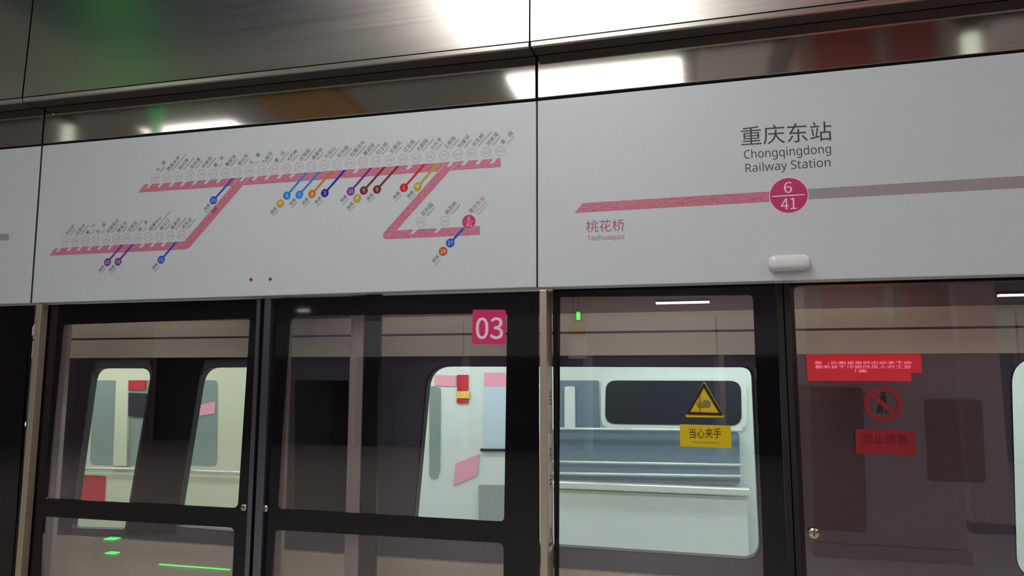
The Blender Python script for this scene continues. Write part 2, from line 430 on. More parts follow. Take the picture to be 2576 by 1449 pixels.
t = thing('message_screen', 'bright red display screen with mirrored white evacuation message', 'display screen', (1.5, -3.9, 2.0))
sx0, sx1, sz0, sz1 = 1.02, 1.985, 1.64, 1.885
link('housing', box_me(sx0 + 0.01, sx1 - 0.1, -3.85, -3.72, sz0 + 0.01, sz1 - 0.01), M['black_metal'], t)
link('bracket', box_me(1.3, 1.7, -4.0, -3.85, 1.70, 1.82), M['black_metal'], t)
scr = [(sx0, sz0), (sx1 - 0.09, sz0), (sx1 - 0.09, sz0 + 0.075), (sx1, sz0 + 0.075), (sx1, sz1), (sx0, sz1)]
prism('display', [scr], -3.72, -3.712, M['screen_red'], t)
for k, s in enumerate(('由于车站出现紧急情况，请', '在工作人员的指引下有序撤', '离！')):
    cw = 0.0675; n = len(s); z = sz1 - 0.094 - k * 0.0375
    # faces the doors: it is read from the track side, so x runs backwards
    x_l = (sx1 - 0.085) if k < 2 else (sx0 + sx1) / 2 + 0.03
    if k == 2: n = 1.55
    text_fit('message_line', s, (x_l, z), (x_l - cw * n, z), (x_l, z + 0.030), -3.709, M['screen_text'], t, mirror=True)

# exit sign and yellow notice mirrored near the middle post; green sign above
t = thing('exit_sign', 'small green glowing exit sign mirrored at the top left of the sliding door', 'exit sign', (-1.8, -8.0, 2.6))
link('housing', box_me(-1.87, -1.73, -8.08, -8.0, 2.54, 2.72, 0.004), M['black_metal'], t)
link('lit_face', box_me(-1.825, -1.765, -8.0, -7.992, 2.57, 2.70), M['green'], t)
link('hanger', tube_me((-1.80, -8.04, 2.72), (-1.80, -8.04, 5.05), 0.012), M['black_metal'], t)
t = thing('notice_board', 'pale hanging notice board with yellow top, mirrored below the small exit sign', 'notice board', (-1.8, -8.1, 2.0))
link('board', box_me(-1.98, -1.68, -8.14, -8.10, 1.95, 2.50, 0.004), M['ceil_light'], t)
link('yellow_header', box_me(-1.975, -1.685, -8.10, -8.094, 2.30, 2.49), M['yellow_panel'], t)
link('hanger', tube_me((-1.90, -8.12, 2.50), (-1.90, -8.12, 5.05), 0.012), M['black_metal'], t)
link('green_panel', box_me(-6.52, -6.32, -4.13, -4.1, 4.62, 5.05, 0.004), M['green_dim'], label='dim green lit panel under the ceiling, mirrored left of the light box', cat='lit panel')
A, B = Vector((-4.55, -1.5)), Vector((-5.85, -3.2)); n = Vector((-(B - A).y, (B - A).x)).normalized() * 0.055
bm, me = quad_slab_me([(A.x - n.x, A.y - n.y, 4.972), (B.x - n.x, B.y - n.y, 4.972), (B.x + n.x, B.y + n.y, 4.972), (A.x + n.x, A.y + n.y, 4.972)], 0.0)
for v in list(bm.verts)[4:]: v.co.z = 4.984
bm.to_mesh(me); bm.free()
link('green_streak_bar', me, M['green_streak'], label='added green glowing bar across the ceiling, mirrored as an upright green smear', cat='added glow bar')  # glowing bar made up to draw the green streak in the steel
GX, GY = -5.55, -3.3
t = thing('exit_sign', 'green glowing sign hung under the ceiling, mirrored as a green smear on the left steel', 'exit sign', (GX, GY, 4.8))
link('housing', box_me(GX - 0.08, GX + 0.08, GY - 0.06, GY, 4.77, 4.87, 0.004), M['black_metal'], t)
link('lit_face', box_me(GX - 0.07, GX + 0.07, GY, GY + 0.008, 4.78, 4.86), M['green'], t)
link('hanger', tube_me((GX, GY - 0.03, 4.87), (GX, GY - 0.03, 5.05), 0.01), M['black_metal'], t)
# green evacuation lights let into the floor
for x, y, l, wd, lab in ((-5.89, -3.1, 0.13, 0.10, 'upper green floor light of two short ones mirrored in the lower left glass'), (-5.42, -2.6, 0.11, 0.07, 'lower green floor light of two short ones mirrored in the lower left glass'), (-4.33, -2.36, 0.72, 0.018, 'long thin green floor light line mirrored in the lower left glass')):
    t = thing('floor_light', lab, 'floor light', (x, y, 0), 'green evacuation lights in the floor')
    link('bezel', box_me(x - l / 2 - 0.008, x + l / 2 + 0.008, y - wd / 2 - 0.008, y + wd / 2 + 0.008, 0.0, 0.004), M['steel_edge'], t)
    link('lens', box_me(x - l / 2, x + l / 2, y - wd / 2, y + wd / 2, 0.004, 0.010, 0.002), M['green'], t)

# ------------------------------------------------------------------ steel cladding above
YL = -0.11
def lean(p, dz):   # up along the slightly backward-leaning cladding
    return (p.x, p.y + dz * 0.026, p.z + dz)
def cladding(pl, pr, label):
    a, b = P(*pl, YL), P(*pr, YL)
    t = thing('steel_cladding', label, 'steel panel', ((a.x + b.x) / 2, YL, a.z))
    slab('face_sheet', [tuple(a + Vector((0, 0, .028))), tuple(b + Vector((0, 0, .028))), lean(b, 1.75), lean(a, 1.75)], 0.02, M['steel'], t)
    slab('lip', [tuple(a), tuple(b), tuple(b + Vector((0, 0, .024))), tuple(a + Vector((0, 0, .024)))], 0.018, M['steel_edge'], t, bev=0.003, label='folded bottom edge of the panel')
    v = Vector((0, 0.019, 0.004))
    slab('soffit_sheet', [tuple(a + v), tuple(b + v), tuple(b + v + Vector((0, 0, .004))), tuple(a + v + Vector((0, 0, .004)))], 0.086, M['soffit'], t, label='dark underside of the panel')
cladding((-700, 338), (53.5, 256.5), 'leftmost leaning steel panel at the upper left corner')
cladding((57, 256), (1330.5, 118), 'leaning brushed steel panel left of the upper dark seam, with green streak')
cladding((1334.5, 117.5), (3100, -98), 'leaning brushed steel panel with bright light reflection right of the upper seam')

def strip(tl_x, tr_x, bl, br, label):
    a, b = P(*bl), P(*br)
    link_ = slab('steel_strip', [tuple(a), tuple(b), (P(tr_x, br[1]).x, 0, 3.34), (P(tl_x, bl[1]).x, 0, 3.34)], 0.10, M['steel_fine'], bev=0.002, label=label, cat='steel strip')
strip(-700, 103.5, (-700, 428), (103.5, 361.5), 'polished steel strip above the leftmost white panel')
strip(107.5, 1347.5, (107.5, 361), (1347.5, 247), 'polished steel strip above the route map panel')
strip(1353, 3000, (1353, 246), (3000, 80), 'polished steel strip above the station name panel, mirroring the light')
struct('trim_1', box_me(-15.9, 13.9, 0.10, 0.155, 2.15, 3.40), M['dark_gap'])

# ------------------------------------------------------------------ white fascia panels
def fascia(corners, label):
    c = [P(*q) for q in corners]   # bl br tr tl
    t = thing('fascia_panel', label, 'sign panel', ((c[0].x + c[1].x) / 2, 0, c[0].z))
    slab('panel_body', [tuple(q) for q in c], 0.098, M['fascia'], t, bev=0.003)
    return t
FL = fascia([(-900, 789.5), (75.5, 762.5), (103.5, 367), (-900, 455)], 'white sign panel fragment at the left picture edge with a short grey band')
FM = fascia([(79.5, 762.3), (1349, 722.2), (1348.5, 254.5), (107.5, 366.5)], 'white sign panel carrying the rose coloured metro route map')
FR = fascia([(1353, 723), (3200, 672), (3200, 68), (1352.5, 254)], 'white sign panel with large station name and route circle')
YB, YTR, YD, YT = -0.0004, -0.0007, -0.0009, -0.0011

for a, b, c_, d_ in (((1349.6, 722.3), (1352.4, 722.8), (1352, 254.3), (1349, 254.6)),):
    slab('seam_shading', [tuple(P(*q, 0.006)) for q in (a, b, c_, d_)], 0.012, M['dark_gap'], FM)  # dark strip gives the open seam its shade by colour
o = slab('seam_shading', [tuple(P(*q, 0.001)) for q in ((75.9, 762.4), (79.1, 762.3), (107.2, 366.6), (103.9, 366.9))], 0.008, M['dark_gap'])  # same painted shade, nearly flush, covers the bright panel side
tag(o, 'thin dark strip shading the left seam between the white panels', 'seam strip')
# left fragment: end of a grey band
prism('grey_band', [XZ([(-400, 606), (22, 604.5), (22, 588), (-400, 590)])], YB, -0.00005, M['grey_band'], FL)

# ---- route map
def pm(px, py): p = P(px, py); return (p.x, p.z)
rings = [(28,390.6,447.3),(27,419,445.2),(26,447.9,442.9),(25,477.2,440.8),(24,506.4,438.4),(23,536.3,436.4),(22,566.3,434.3),(21,596.7,432),(20,627.3,429.4),(19,657.9,427.3),(18,689,425.2),(17,720.4,422.7),(16,752,420.4),(15,783.5,418.3),(14,815.4,415.4),(13,847.9,413.3),(12,880.3,410.5),(11,913.2,408),(10,946.3,405.2),(9,979.5,402.7),(8,1013.4,400),(7,1047.4,397.3),(6,1082,394.3),(5,1116.6,391.4),(4,1151.6,388.7),(3,1187.2,385.5),(2,1223,383.2),(1,1259.1,380.3),
 (40,162.9,607.6),(39,189.1,606.4),(38,214.5,605.1),(37,240.7,603.4),(36,266.7,602.2),(35,292.7,600.9),(34,319.3,599.2),(33,345.9,597.8),(32,373.2,596.3),(31,400.4,595.1),(30,427.9,593.4),(29,456,592.1),(43,1058.9,559.5),(42,1119,556.4)]
names = {28:('北　碚','Beibei'),27:('西南大学','Southwest University'),26:('状元碑','Zhuangyuanbei'),25:('龙凤溪','Longfengxi'),24:('向家岗','Xiangjiagang'),23:('蔡　家','Caijia'),22:('曹家湾','Caojiawan'),21:('金山寺','Jinshansi'),20:('礼　嘉','Lijia'),19:('九曲河','Jiuquhe'),18:('康　庄','Kangzhuang'),17:('大竹林','Dazhulin'),16:('光电园','Guangdianyuan'),15:('冉家坝','Ranjiaba'),14:('大龙山','Dalongshan'),13:('花卉园','Huahuiyuan'),12:('红旗河沟','Hongqihegou'),11:('黄泥塝','Huangnibang'),10:('红土地','Hongtudi'),9:('五里店','Wulidian'),8:('江北城','Jiangbeicheng'),7:('大剧院','Grand Theater'),6:('小什字','Xiaoshizi'),5:('上新街','Shangxinjie'),4:('刘家坪','Liujiaping'),3:('长生桥','Changshengqiao'),2:('邱家湾','Qiujiawan'),1:('茶　园','Chayuan'),
 29:('欢乐谷','Happy Valley'),30:('黄茅坪','Huangmaoping'),31:('高义口','Gaoyikou'),32:('国博中心','International Expo Center'),33:('悦　来','Yuelai'),34:('王家庄','Wangjiazhuang'),35:('清溪河','Qingxihe'),36:('刘家院子','Liujiayuanzi'),37:('思　源','Siyuan'),38:('复　兴','Fuxing'),39:('红岩坪','Hongyanping'),40:('沙河坝','Shaheba'),43:('百乐园','Baileyuan'),42:('桃花桥','Taohuaqiao')}
RR = (P(1187.2, 385.5 - 12.2) - P(1187.2, 385.5)).z    # ring radius on the panel
_v = P(1001.3, 417.8) - P(948.6, 476.6); A45 = math.atan2(_v.z, _v.x)   # slant shared by names and transfer lines
transfer_at = {21, 14, 15, 13, 12, 10, 9, 8, 6, 5, 34, 33, 29}
# bands, with the white half-height notches under plain stops
def edge(p0, p1, x):   # z on the line p0-p1 at x
    return p0[1] + (p1[1] - p0[1]) * (x - p0[0]) / (p1[0] - p0[0])
def band(top_l, top_r, bot_r, bot_l, stops, extra=None):
    tl, tr, brr, bll = pm(*top_l), pm(*top_r), pm(*bot_r), pm(*bot_l)
    pts = [bll, tl]; h = abs(edge(bll, brr, tr[0] - 0.05) - edge(tl, tr, tr[0] - 0.05)); s = h * 0.5
    wd = RR * 0.86
    for n, x, y in sorted(stops, key=lambda q: q[1]):
        c = pm(x, y); xr = c[0] - RR * 0.72
        if n in (1,): xr = c[0] - RR * 0.68
        xl = xr - wd
        pts += [(xl, edge(tl, tr, xl)), (xl - s * 0.8, edge(tl, tr, xl) - s), (xr - s * 0.8 - wd * 0.1, edge(tl, tr, xr) - s), (xr, edge(tl, tr, xr))]
    pts += [tr, brr] if extra is None else extra
    return pts, tl, tr, bll, brr
top_stops = [r for r in rings if r[0] <= 28 and r[0] not in transfer_at]
b1, tl1, tr1, bl1, br1 = band((363, 464.2), (1259.3, 398), (1259.8, 420), (347.3, 484.8), top_stops)
prism('route_band', [b1], YB, -0.00005, M['route'], FM, label='long upper rose band of the route')
low_stops = [r for r in rings if 29 <= r[0] <= 40 and r[0] not in transfer_at]
ext = [pm(463.7, 607), pm(583.1, 467.8), pm(611.4, 465.9), pm(479.5, 619.5), pm(473, 625), pm(463.7, 627.6)]
b2, *_ = band((138.8, 624.2), (463.7, 607), (463.7, 627.3), (124.1, 643.3), low_stops, ext)
prism('route_band', [b2], YB - 0.00005, -0.00005, M['route'], FM, label='lower left rose branch of the route')
b3, *_ = band((997.3, 579.6), (1207.3, 568.4), (1207.3, 590.8), (972.2, 602), [r for r in rings if r[0] in (42, 43)])
b3 = [pm(972.2, 602), pm(966, 599.5), pm(963.2, 593.5), pm(963.4, 589), pm(967.3, 583.5), pm(1101.9, 431.7), pm(1133.6, 427.3)] + b3[1:]
prism('route_band', [b3], YB - 0.00005, -0.00005, M['route'], FM, label='lower right rose branch of the route')
def thin_line(a, b, wd, Y0, Y1, m, parent, name='outline'):
    A, B = Vector(pm(*a)), Vector(pm(*b)); d = (B - A).normalized(); n = Vector((-d.y, d.x)) * wd / 2
    return prism(name, [[tuple(A - n), tuple(B - n), tuple(B + n), tuple(A + n)]], Y0, Y1, m, parent)
for a, b in (((583.1, 467.8), (600.5, 447.6)), ((611.4, 465.7), (627.5, 446.3)), ((1101.9, 431.7), (1121, 411)), ((1134, 427), (1154.5, 407))):
    thin_line(a, b, 0.0016, YTR, YB - 0.0001, M['white_print'], FM, 'crossing_outline')
# little train pictogram and its transfer caption on the left branch
A = Vector(pm(548, 520)); B = Vector(pm(571.5, 493)); d = (B - A).normalized(); n = Vector((-d.y, d.x))
q = [A + n * .013, A - n * .010, B - n * .010, B + n * .013]
ro = rnd([tuple(v) for v in q], 0.005); qi = rnd([tuple(v + (Vector(((A + B) / 2)) - v) * 0.14) for v in q], 0.004)
prism('tram_pictogram', [ro, qi], YTR, YB - 0.0001, M['pink_text'], FM)
text_at('transfer_caption', '换乘', tuple(Vector(pm(548, 520)) - d * 0.043 - n * .006), math.atan2(d.y, d.x), 0.018, YT, M['maroon'], FM)

for num, x, y in rings:
    c = pm(x, y)
    r = prism('station_ring', [circ(c[0], c[1], RR), circ(c[0], c[1], RR * 0.93)], YB, -0.00005, M['ring'], FM)
    text_at('station_number', '%02d' % num, c, 0, RR * 0.92, YB, M['ring'], r, align='C', space=1.12)
    st = (c[0] + RR * 0.44, c[1] + RR * 1.24)
    nm = text_at('station_name', names[num][0], st, A45, RR * 1.04, YB, M['ink'], FM)
    text_at('latin_name', names[num][1], (c[0] + RR * 1.42, c[1] + RR * 1.20), A45, RR * 0.70, YB, M['ink_fine'], nm)

def caption(c, r):
    nm = text_at('transfer_caption', '换乘', (c[0] - r * 2.15, c[1] - r * 2.55), A45, r * 0.98, YB, M['ink'], FM)
    text_at('latin_name', 'Transfer', (c[0] - r * 1.78, c[1] - r * 3.2), A45, r * 0.72, YB, M['ink_fine'], nm)
links = [('15','blue15',(536.8,503.9),(586,448.6)),('5','blue5',(721.8,492),(770.7,435)),('5','blue5',(753.2,489.7),(802.8,433)),('4','orange',(785.1,487.8),(835,430.5)),('3','navy',(817.2,485.7),(867.8,428)),('10','purple',(882.2,481.3),(933.2,422.8)),('9','maroon',(915.3,479.2),(967.7,420.3)),('9','maroon',(948.6,476.6),(1001.3,417.8)),('1','red1',(1016.1,472.3),(1068.8,412.6)),('环','olive',(1050.7,469.8),(1102.5,409.8)),('27','blue15',(1132.6,611.3),(1166.4,573.6)),('10','purple',(270.6,659.4),(307.5,616.2)),('10','purple',(297,658.4),(334.4,614.6)),('15','blue15',(405.7,653.3),(443.8,608.6))]
lone = [('环','olive',(705.4,511.8)),('环','olive',(898.6,499.2)),('24','brown',(1114.6,632.2))]
r2 = RR * 0.90
skip_cap = {(721.8,492),(915.3,479.2),(1132.6,611.3)}
def disc(s, mk, c):
    o = prism('transfer_disc', [circ(c[0], c[1], r2)], YD, -0.00005, M[mk], FM)
    text_at('line_number', s, c, 0, r2 * (1.25 if s != '环' else 1.15), YT, M['white_print'], o, align='C')
for s, mk, cpx, tpx in links:
    c, tp = Vector(pm(*cpx)), Vector(pm(*tpx)); hw = RR * 0.235
    up = (tp - c).normalized(); n = Vector((-up.y, up.x)); k = 1 / max(0.3, abs(n.x))
    prism('transfer_line', [[tuple(c + n * hw), tuple(c - n * hw), (tp.x + hw * k, tp.y), (tp.x - hw * k, tp.y)]], YTR, YB - 0.0001, M[mk], FM)
    disc(s, mk, tuple(c))
    if cpx not in skip_cap: caption(tuple(c), r2)
for s, mk, cpx in lone:
    disc(s, mk, pm(*cpx)); caption(pm(*cpx), r2)

# current station disc on the map
c = pm(1179.5, 557.8); r3 = (P(1179.5, 557.8) - P(1179.5, 575.4)).z
o = prism('current_station_disc', [circ(*c, r3)], YD, -0.00005, M['magenta'], FM)
prism('disc_outline', [circ(*c, r3 * 1.03), circ(*c, r3)], YD, -0.00005, M['white_print'], o)
prism('fraction_bar', [rect(c[0] - r3 * .85, c[0] + r3 * .85, c[1] - r3 * .02, c[1] + r3 * .02)], YT, YD - 0.0001, M['white_print'], o)
text_at('line_number', '6', (c[0], c[1] + r3 * .44), 0, r3 * 0.85, YT, M['white_print'], o, align='C')
text_at('station_number', '41', (c[0] + r3 * .03, c[1] - r3 * .45), 0, r3 * 0.85, YT, M['white_print'], o, align='C')
nm = text_at('station_name', '重庆东站', (c[0] + RR * 0.42, c[1] + r3 * 1.12), A45, RR * 1.04, YB, M['magenta_text'], FM)
text_at('latin_name', 'Chongqingdong', (c[0] + RR * 1.32, c[1] + r3 * 1.08), A45, RR * 0.62, YB, M['magenta_text'], nm)
text_at('latin_name', 'Railway Station', (c[0] + RR * 1.86, c[1] + r3 * 0.78), A45, RR * 0.62, YB, M['magenta_text'], nm)

# ---- right panel lettering
text_px('station_name', '重庆东站', (1865, 367.3), (2093.5, 353), (1863.2, 319.5), YB, M['ink'], FR, surf=0, thin=0.0)
text_px('latin_name', 'Chongqingdong', (1872, 399.3), (2091, 384.6), (1870.6, 377.0), YB, M['ink'], FR, surf=0, base0=True)
text_px('latin_name', 'Railway Station', (1875.8, 433.3), (2089.5, 418.5), (1874.6, 411.2), YB, M['ink'], FR, surf=0, base0=True)
text_px('neighbour_station_name', '桃花桥', (1475, 585.2), (1572, 581.3), (1474, 555.0), YB, M['magenta_text'], FR, surf=0, thin=0.0)
text_px('latin_name', 'Taohuaqiao', (1477.5, 605.2), (1571, 601), (1476.8, 592.4), YB, M['magenta_text'], FR, surf=0, base0=True)
prism('route_band', [XZ([(1445.2, 535.9), (1940, 507.2), (1940, 481.6), (1466, 510.8)])], YB, -0.00005, M['route'], FR)
prism('grey_band', [XZ([(2028, 501.8), (3100, 445), (3100, 410), (2028, 475.8)])], YB, -0.00005, M['grey_band'], FR, label='plain grey band running right from the disc')
c = pm(1984, 491.6); r4 = (P(1984, 491.6) - P(1984, 535.6)).z
o = prism('current_station_disc', [circ(*c, r4, 64)], YD, -0.00005, M['magenta'], FR)
prism('disc_outline', [circ(*c, r4 * 1.035, 64), circ(*c, r4, 64)], YD, -0.00005, M['white_print'], o)
text_px('line_number', '6', (1972.5, 486.2), (1993, 485), (1971.5, 458.5), YT, M['white_print'], o, surf=0, thin=0.0)
text_px('station_number', '41', (1964.8, 527.8), (2004, 525.6), (1964, 499.8), YT, M['white_print'], o, surf=0, thin=0.0)
thin_line((1942, 494.6), (2024.5, 489.4), 0.0042, YT, YD - 0.0001, M['white_print'], o, 'fraction_bar')

# small red lamps and the white capsule lamp
for px, py, lab in ((632.5, 703, 'left one of two tiny red lamps on the lower edge of the map panel'), (681, 701.5, 'right one of two tiny red lamps on the lower edge of the map panel')):
    p = P(px, py); t = thing('indicator_lamp', lab, 'indicator lamp', (p.x, 0, p.z), 'tiny red lamps under the route map')
    link('lens', offset_me(lathe_me([(0.0076, -0.0005), (0.0076, -0.004), (0.006, -0.008), (0.002, -0.010)], 20), (p.x, 0, p.z)), M['led_red'], t)
    link('collar', offset_me(lathe_me([(0.0088, 0.0), (0.0088, -0.002), (0.0078, -0.003)], 20), (p.x, 0, p.z)), M['steel_edge'], t)
def capsule():
    L, Rt = P(1931, 664), P(2038, 659.5); cx, cz = (L.x + Rt.x) / 2, P(1984, 662).z; hw = (Rt.x - L.x) / 2; hh = (P(1984, 641.5) - P(1984, 681)).z / 2
    bm = bmesh.new(); rows = []; N = 48
    for f, y in ((1.0, 0.0), (1.0, -0.014), (0.97, -0.024), (0.90, -0.033), (0.78, -0.040), (0.6, -0.045), (0.35, -0.048)):
        row = []
        for i in range(N):
            a = 2 * math.pi * i / N; r = hh * 0.92
            ex = (hw - r) if math.cos(a) >= 0 else -(hw - r)
            x = ex + r * math.cos(a); z = hh * math.copysign(abs(math.sin(a)) ** 0.85, math.sin(a))
            inset = (1 - f) * hh
            x -= math.copysign(min(abs(x), inset * abs(math.cos(a)) if abs(x) > 0 else 0), x); z *= f
            row.append(bm.verts.new((cx + x, y, cz + z)))
        rows.append(row)
    for a, b in zip(rows, rows[1:]):
        for i in range(N): bm.faces.new((a[i], a[(i + 1) % N], b[(i + 1) % N], b[i])).smooth = True
    bm.faces.new(rows[0]); bm.faces.new(rows[-1][::-1]).smooth = True
    bmesh.ops.recalc_face_normals(bm, faces=bm.faces[:])
    me = bpy.data.meshes.new('capsule'); bm.to_mesh(me); bm.free()
    t = thing('door_lamp', 'white glossy capsule shaped lamp cover below the grey band', 'lamp', (cx, 0, cz))
    link('cover', me, M['pill'], t)
    link('base_plate', offset_me(curve_to_plate(hw + 0.003, hh + 0.003), (cx, 0, cz)), M['fascia'], t)
def curve_to_plate(hw, hh):
    return prism_me([rnd([(-hw, -hh), (hw, -hh), (hw, hh), (-hw, hh)], hh * 0.9)], -0.004, -0.0003)
capsule()

# ------------------------------------------------------------------ platform screen doors
YA, YC = 0.062, 0.140          # front planes: emergency leaves, sliding leaf
ZT = 2.14
def leaf(name, label, cat, x0, x1, Y, holes, group=None):
    ZT = 2.084 if Y < 0.1 else 2.14
    t = thing(name, label, cat, ((x0 + x1) / 2, Y, 0), group)
    prism('frame', [rect(x0, x1, 0.02, ZT)] + holes, Y, Y + 0.006, M['frit'], t, label='black printed glass border')
    prism('glass_pane', [rect(x0 + .002, x1 - .002, 0.03, ZT - .01)], Y + 0.0062, Y + 0.0092, M['glass'], t)
    link('bottom_rail', box_me(x0 + .005, x1 - .005, Y - 0.004, Y + 0.03, 0.0, 0.10, 0.003), M['alu_dark'], t)
    return t
def hole(px, Y, r): return rnd(XZ(px, Y), r)
xm = P(650, 1000, YA).x
xa0 = P(105, 765, YA).x; xb1 = P(1356, 1000, YA).x
hA = [hole([(116, 1254), (598, 1278), (629, 801), (159, 817)], YA, [.012, .03, .02, .012]),
      hole([(108, 1299), (86, 1760), (566, 1840), (590, 1328)], YA, [.03, .03, .03, .03])]
hB = [hole([(696, 1280), (1268, 1312), (1276, 788), (730, 795)], YA, [.03, .022, .012, .045]),
      hole([(690, 1333), (664, 1840), (1264, 1930), (1267, 1366)], YA, [.03, .03, .03, .03])]
EA = leaf('emergency_door', 'left black framed glass emergency door under the route map, with round lock', 'platform door', xa0, xm - 0.004, YA, hA, 'emergency door leaves')
EB = leaf('emergency_door', 'right black framed glass emergency door carrying the pink 03 badge', 'platform door', xm + 0.004, xb1, YA, hB, 'emergency door leaves')
def edge_profile(x0, x1, parent, m):
    me = prism_me([rect(x0, x1, 0.02, 2.084)], YA - 0.028, YA - 0.001)
    bm = bmesh.new(); bm.from_mesh(me); bmesh.ops.remove_doubles(bm, verts=bm.verts, dist=1e-5)
    es = [e for e in bm.edges if abs(e.verts[0].co.z - e.verts[1].co.z) > 1]
    bmesh.ops.bevel(bm, geom=es, offset=0.010, segments=4, affect='EDGES', profile=0.5); bm.to_mesh(me); bm.free()
    for p in me.polygons: p.use_smooth = False
    link('edge_profile', me, m, parent)
edge_profile(P(652, 760, YA).x, P(663, 760, YA).x, EA, M['alu_dark'])
edge_profile(P(671, 760, YA).x, P(690, 760, YA).x, EB, M['alu_dark'])
link('rubber_seal', box_me(P(663.5, 760, YA).x, xm + 0.0, YA - 0.02, YA - 0.001, 0.02, 2.084), M['rubber'], EA)
def lock(px, py, Y, r, parent):
    p = P(px, py, Y)
    o = link('lock', offset_me(lathe_me([(r, 0), (r, -0.006), (r * .9, -0.009), (r * .3, -0.010)], 28), (p.x, Y - 0.0005, p.z)), M['lock'], parent)
    link('key_slot', box_me(p.x - r * .1, p.x + r * .1, Y - 0.0118, Y - 0.0095, p.z - r * .5, p.z + r * .5), M['dark_gap'], o)
lock(615, 1276, YA, 0.0175, EA); lock(668, 1279, YA, 0.0175, EB); lock(2047, 1341, YC, 0.0225, None) if False else None

# outer left door (beyond the left post), sliding leaf and fixed leaf right of the middle post
xl1 = P(88, 800, YA).x
EL = leaf('emergency_door', 'dark glass door leaf cut by the left picture edge', 'platform door', xl1 - 2.9, xl1 - 0.012, YA,
          [hole([(-700, 1700), (22, 1760), (78, 790), (-700, 800)], YA, .02)], 'emergency door leaves')
xc0 = P(1392, 1000, YC).x; xc1 = P(1963, 1000, YC).x
hC = [hole([(1404, 1900), (1942, 1990), (1894, 742), (1409, 747)], YC, [.03, .04, .02, .01])]
DC = leaf('sliding_door', 'glass sliding door with yellow hand warning stickers', 'platform door', xc0, xc1, YC, hC)
xd0 = P(1998, 1000, YC).x; xd1 = xd0 + 1.9
DD = leaf('sliding_door', 'dark glass sliding door with faded red no leaning stickers', 'platform door', xd0, xd1, YC,
          [rnd(rect(xd0 + 0.018, xd1 - 0.09, 0.12, 2.085), 0.03)])
lock(2047, 1341, YC, 0.0225, DD)
link('rubber_seal', box_me(xc1 + .002, xc1 + 0.032, YC - 0.012, YC + 0.02, 0.02, ZT), M['rubber'], DC)
link('rubber_seal', box_me(xd0 - 0.030, xd0 - .002, YC - 0.012, YC + 0.02, 0.02, ZT), M['rubber'], DD)

# posts
def post(x0, x1, y1, label):
    t = thing('door_post', label, 'door post', ((x0 + x1) / 2, 0, 0), 'aluminium posts between door bays')
    link('post_body', box_me(x0, x1, 0.006, y1, 0.0, 2.084, 0.003), M['alu'], t)
    link('foot_plate', box_me(x0 - .004, x1 + .004, 0.002, y1, 0.0, 0.012), M['steel_edge'], t)
    return t
post(P(89.5, 790, .006).x, P(102.5, 790, .006).x, 0.054, 'slim aluminium post at the far left, left of the emergency doors')
xp0, xp1 = P(1358, 1000, .006).x, P(1376, 1000, .006).x
PM = post(xp0, xp1, 0.138, 'slim aluminium post with vertical sticker between badge door and sliding door')
# vertical warning sticker on the side face of the middle post
t = thing('warning_sticker', 'narrow cream vertical sticker on the side of the middle post', 'sticker', (xp1, 0.07, 1.3))
z0, z1 = P(1385, 1386, .07).z, P(1385, 921, .07).z
link('sheet', box_me(xp1 + 0.0002, xp1 + 0.001, 0.022, 0.122, z0, z1), M['label_strip'], t)
for k, ch in enumerate('当心夹手'):
    me = glyphs(ch); bx = bbox(me); zc = P(1385, 1000 + k * 71, .07).z; sz = 0.075
    for v in me.vertices:
        u = (v.co.x - (bx[0] + bx[1]) / 2) * sz; q = (v.co.y - (bx[2] + bx[3]) / 2) * sz
        v.co = (xp1 + 0.0014, 0.075 + u, zc + q)
    link('character', me, M['sticker_dark'], t)
zc = z0 + 0.06
me = curve_mesh([rnd([(-.045, -.035), (.045, -.035), (0, .05)], .006), [(-.03, -.026), (.03, -.026), (0, .032)]], 0.0003)
for v in me.vertices: v.co = (xp1 + 0.0015 + v.co.z, 0.072 + v.co.x, zc + v.co.y)
link('triangle_mark', me, M['sticker_dark'], t)

# ---- stickers on the doors
def sheet(name, px, Y, m, t, r=0.0):
    return prism(name, [rnd(XZ(px, Y), r) if r else XZ(px, Y)], Y - 0.0012, Y - 0.0002, m, t)
p = P(1230, 822, YA)
t = thing('number_badge', 'pink square badge with white number 03', 'number badge', (p.x, YA, p.z))
sheet('plate', [(1188, 865.5), (1272, 867), (1273, 779.5), (1189, 778.5)], YA, M['badge'], t, 0.012)
text_px('number', '03', (1197, 853.5), (1266, 853.5), (1197.5, 798.5), YA - 0.002, M['badge_num'], t, surf=YA, thin=0.004)

p = P(1772, 1020, YC)
t = thing('warning_sticker', 'yellow triangle sticker showing a trapped hand', 'sticker', (p.x, YC, p.z))
s = 170 / 1232.0
zz = lambda pts: [(1690 + x * s, 940 + y * s) for x, y in pts]
sheet('plate', zz([(238, 795), (970, 800), (588, 130)]), YC, M['yellow'], t, 0.013)
tri_o = rnd(XZ(zz([(258, 750), (948, 768), (583, 150)]), YC), 0.012); tri_i = XZ(zz([(338, 695), (855, 712), (583, 265)]), YC)
prism('triangle_border', [tri_o, tri_i], YC - 0.002, YC - 0.0013, M['sticker_dark'], t)
hand = zz([(552, 490), (620, 478), (690, 500), (710, 520), (710, 600), (680, 620), (560, 624), (505, 616), (505, 600), (560, 600), (560, 592), (500, 588), (500, 574), (565, 572), (565, 564), (500, 560), (500, 548), (565, 545), (565, 534), (510, 528), (510, 516), (570, 510), (610, 508), (590, 498), (552, 498)])
prism('hand_pictogram', [XZ(hand, YC)], YC - 0.002, YC - 0.0013, M['sticker_grey'], t)
for q in ([(492, 400), (500, 395), (508, 705), (500, 705)], [(520, 370), (528, 378), (536, 706), (528, 706)]):
    prism('door_edge_line', [XZ(zz(q), YC)], YC - 0.0022, YC - 0.0013, M['sticker_dark'], t)
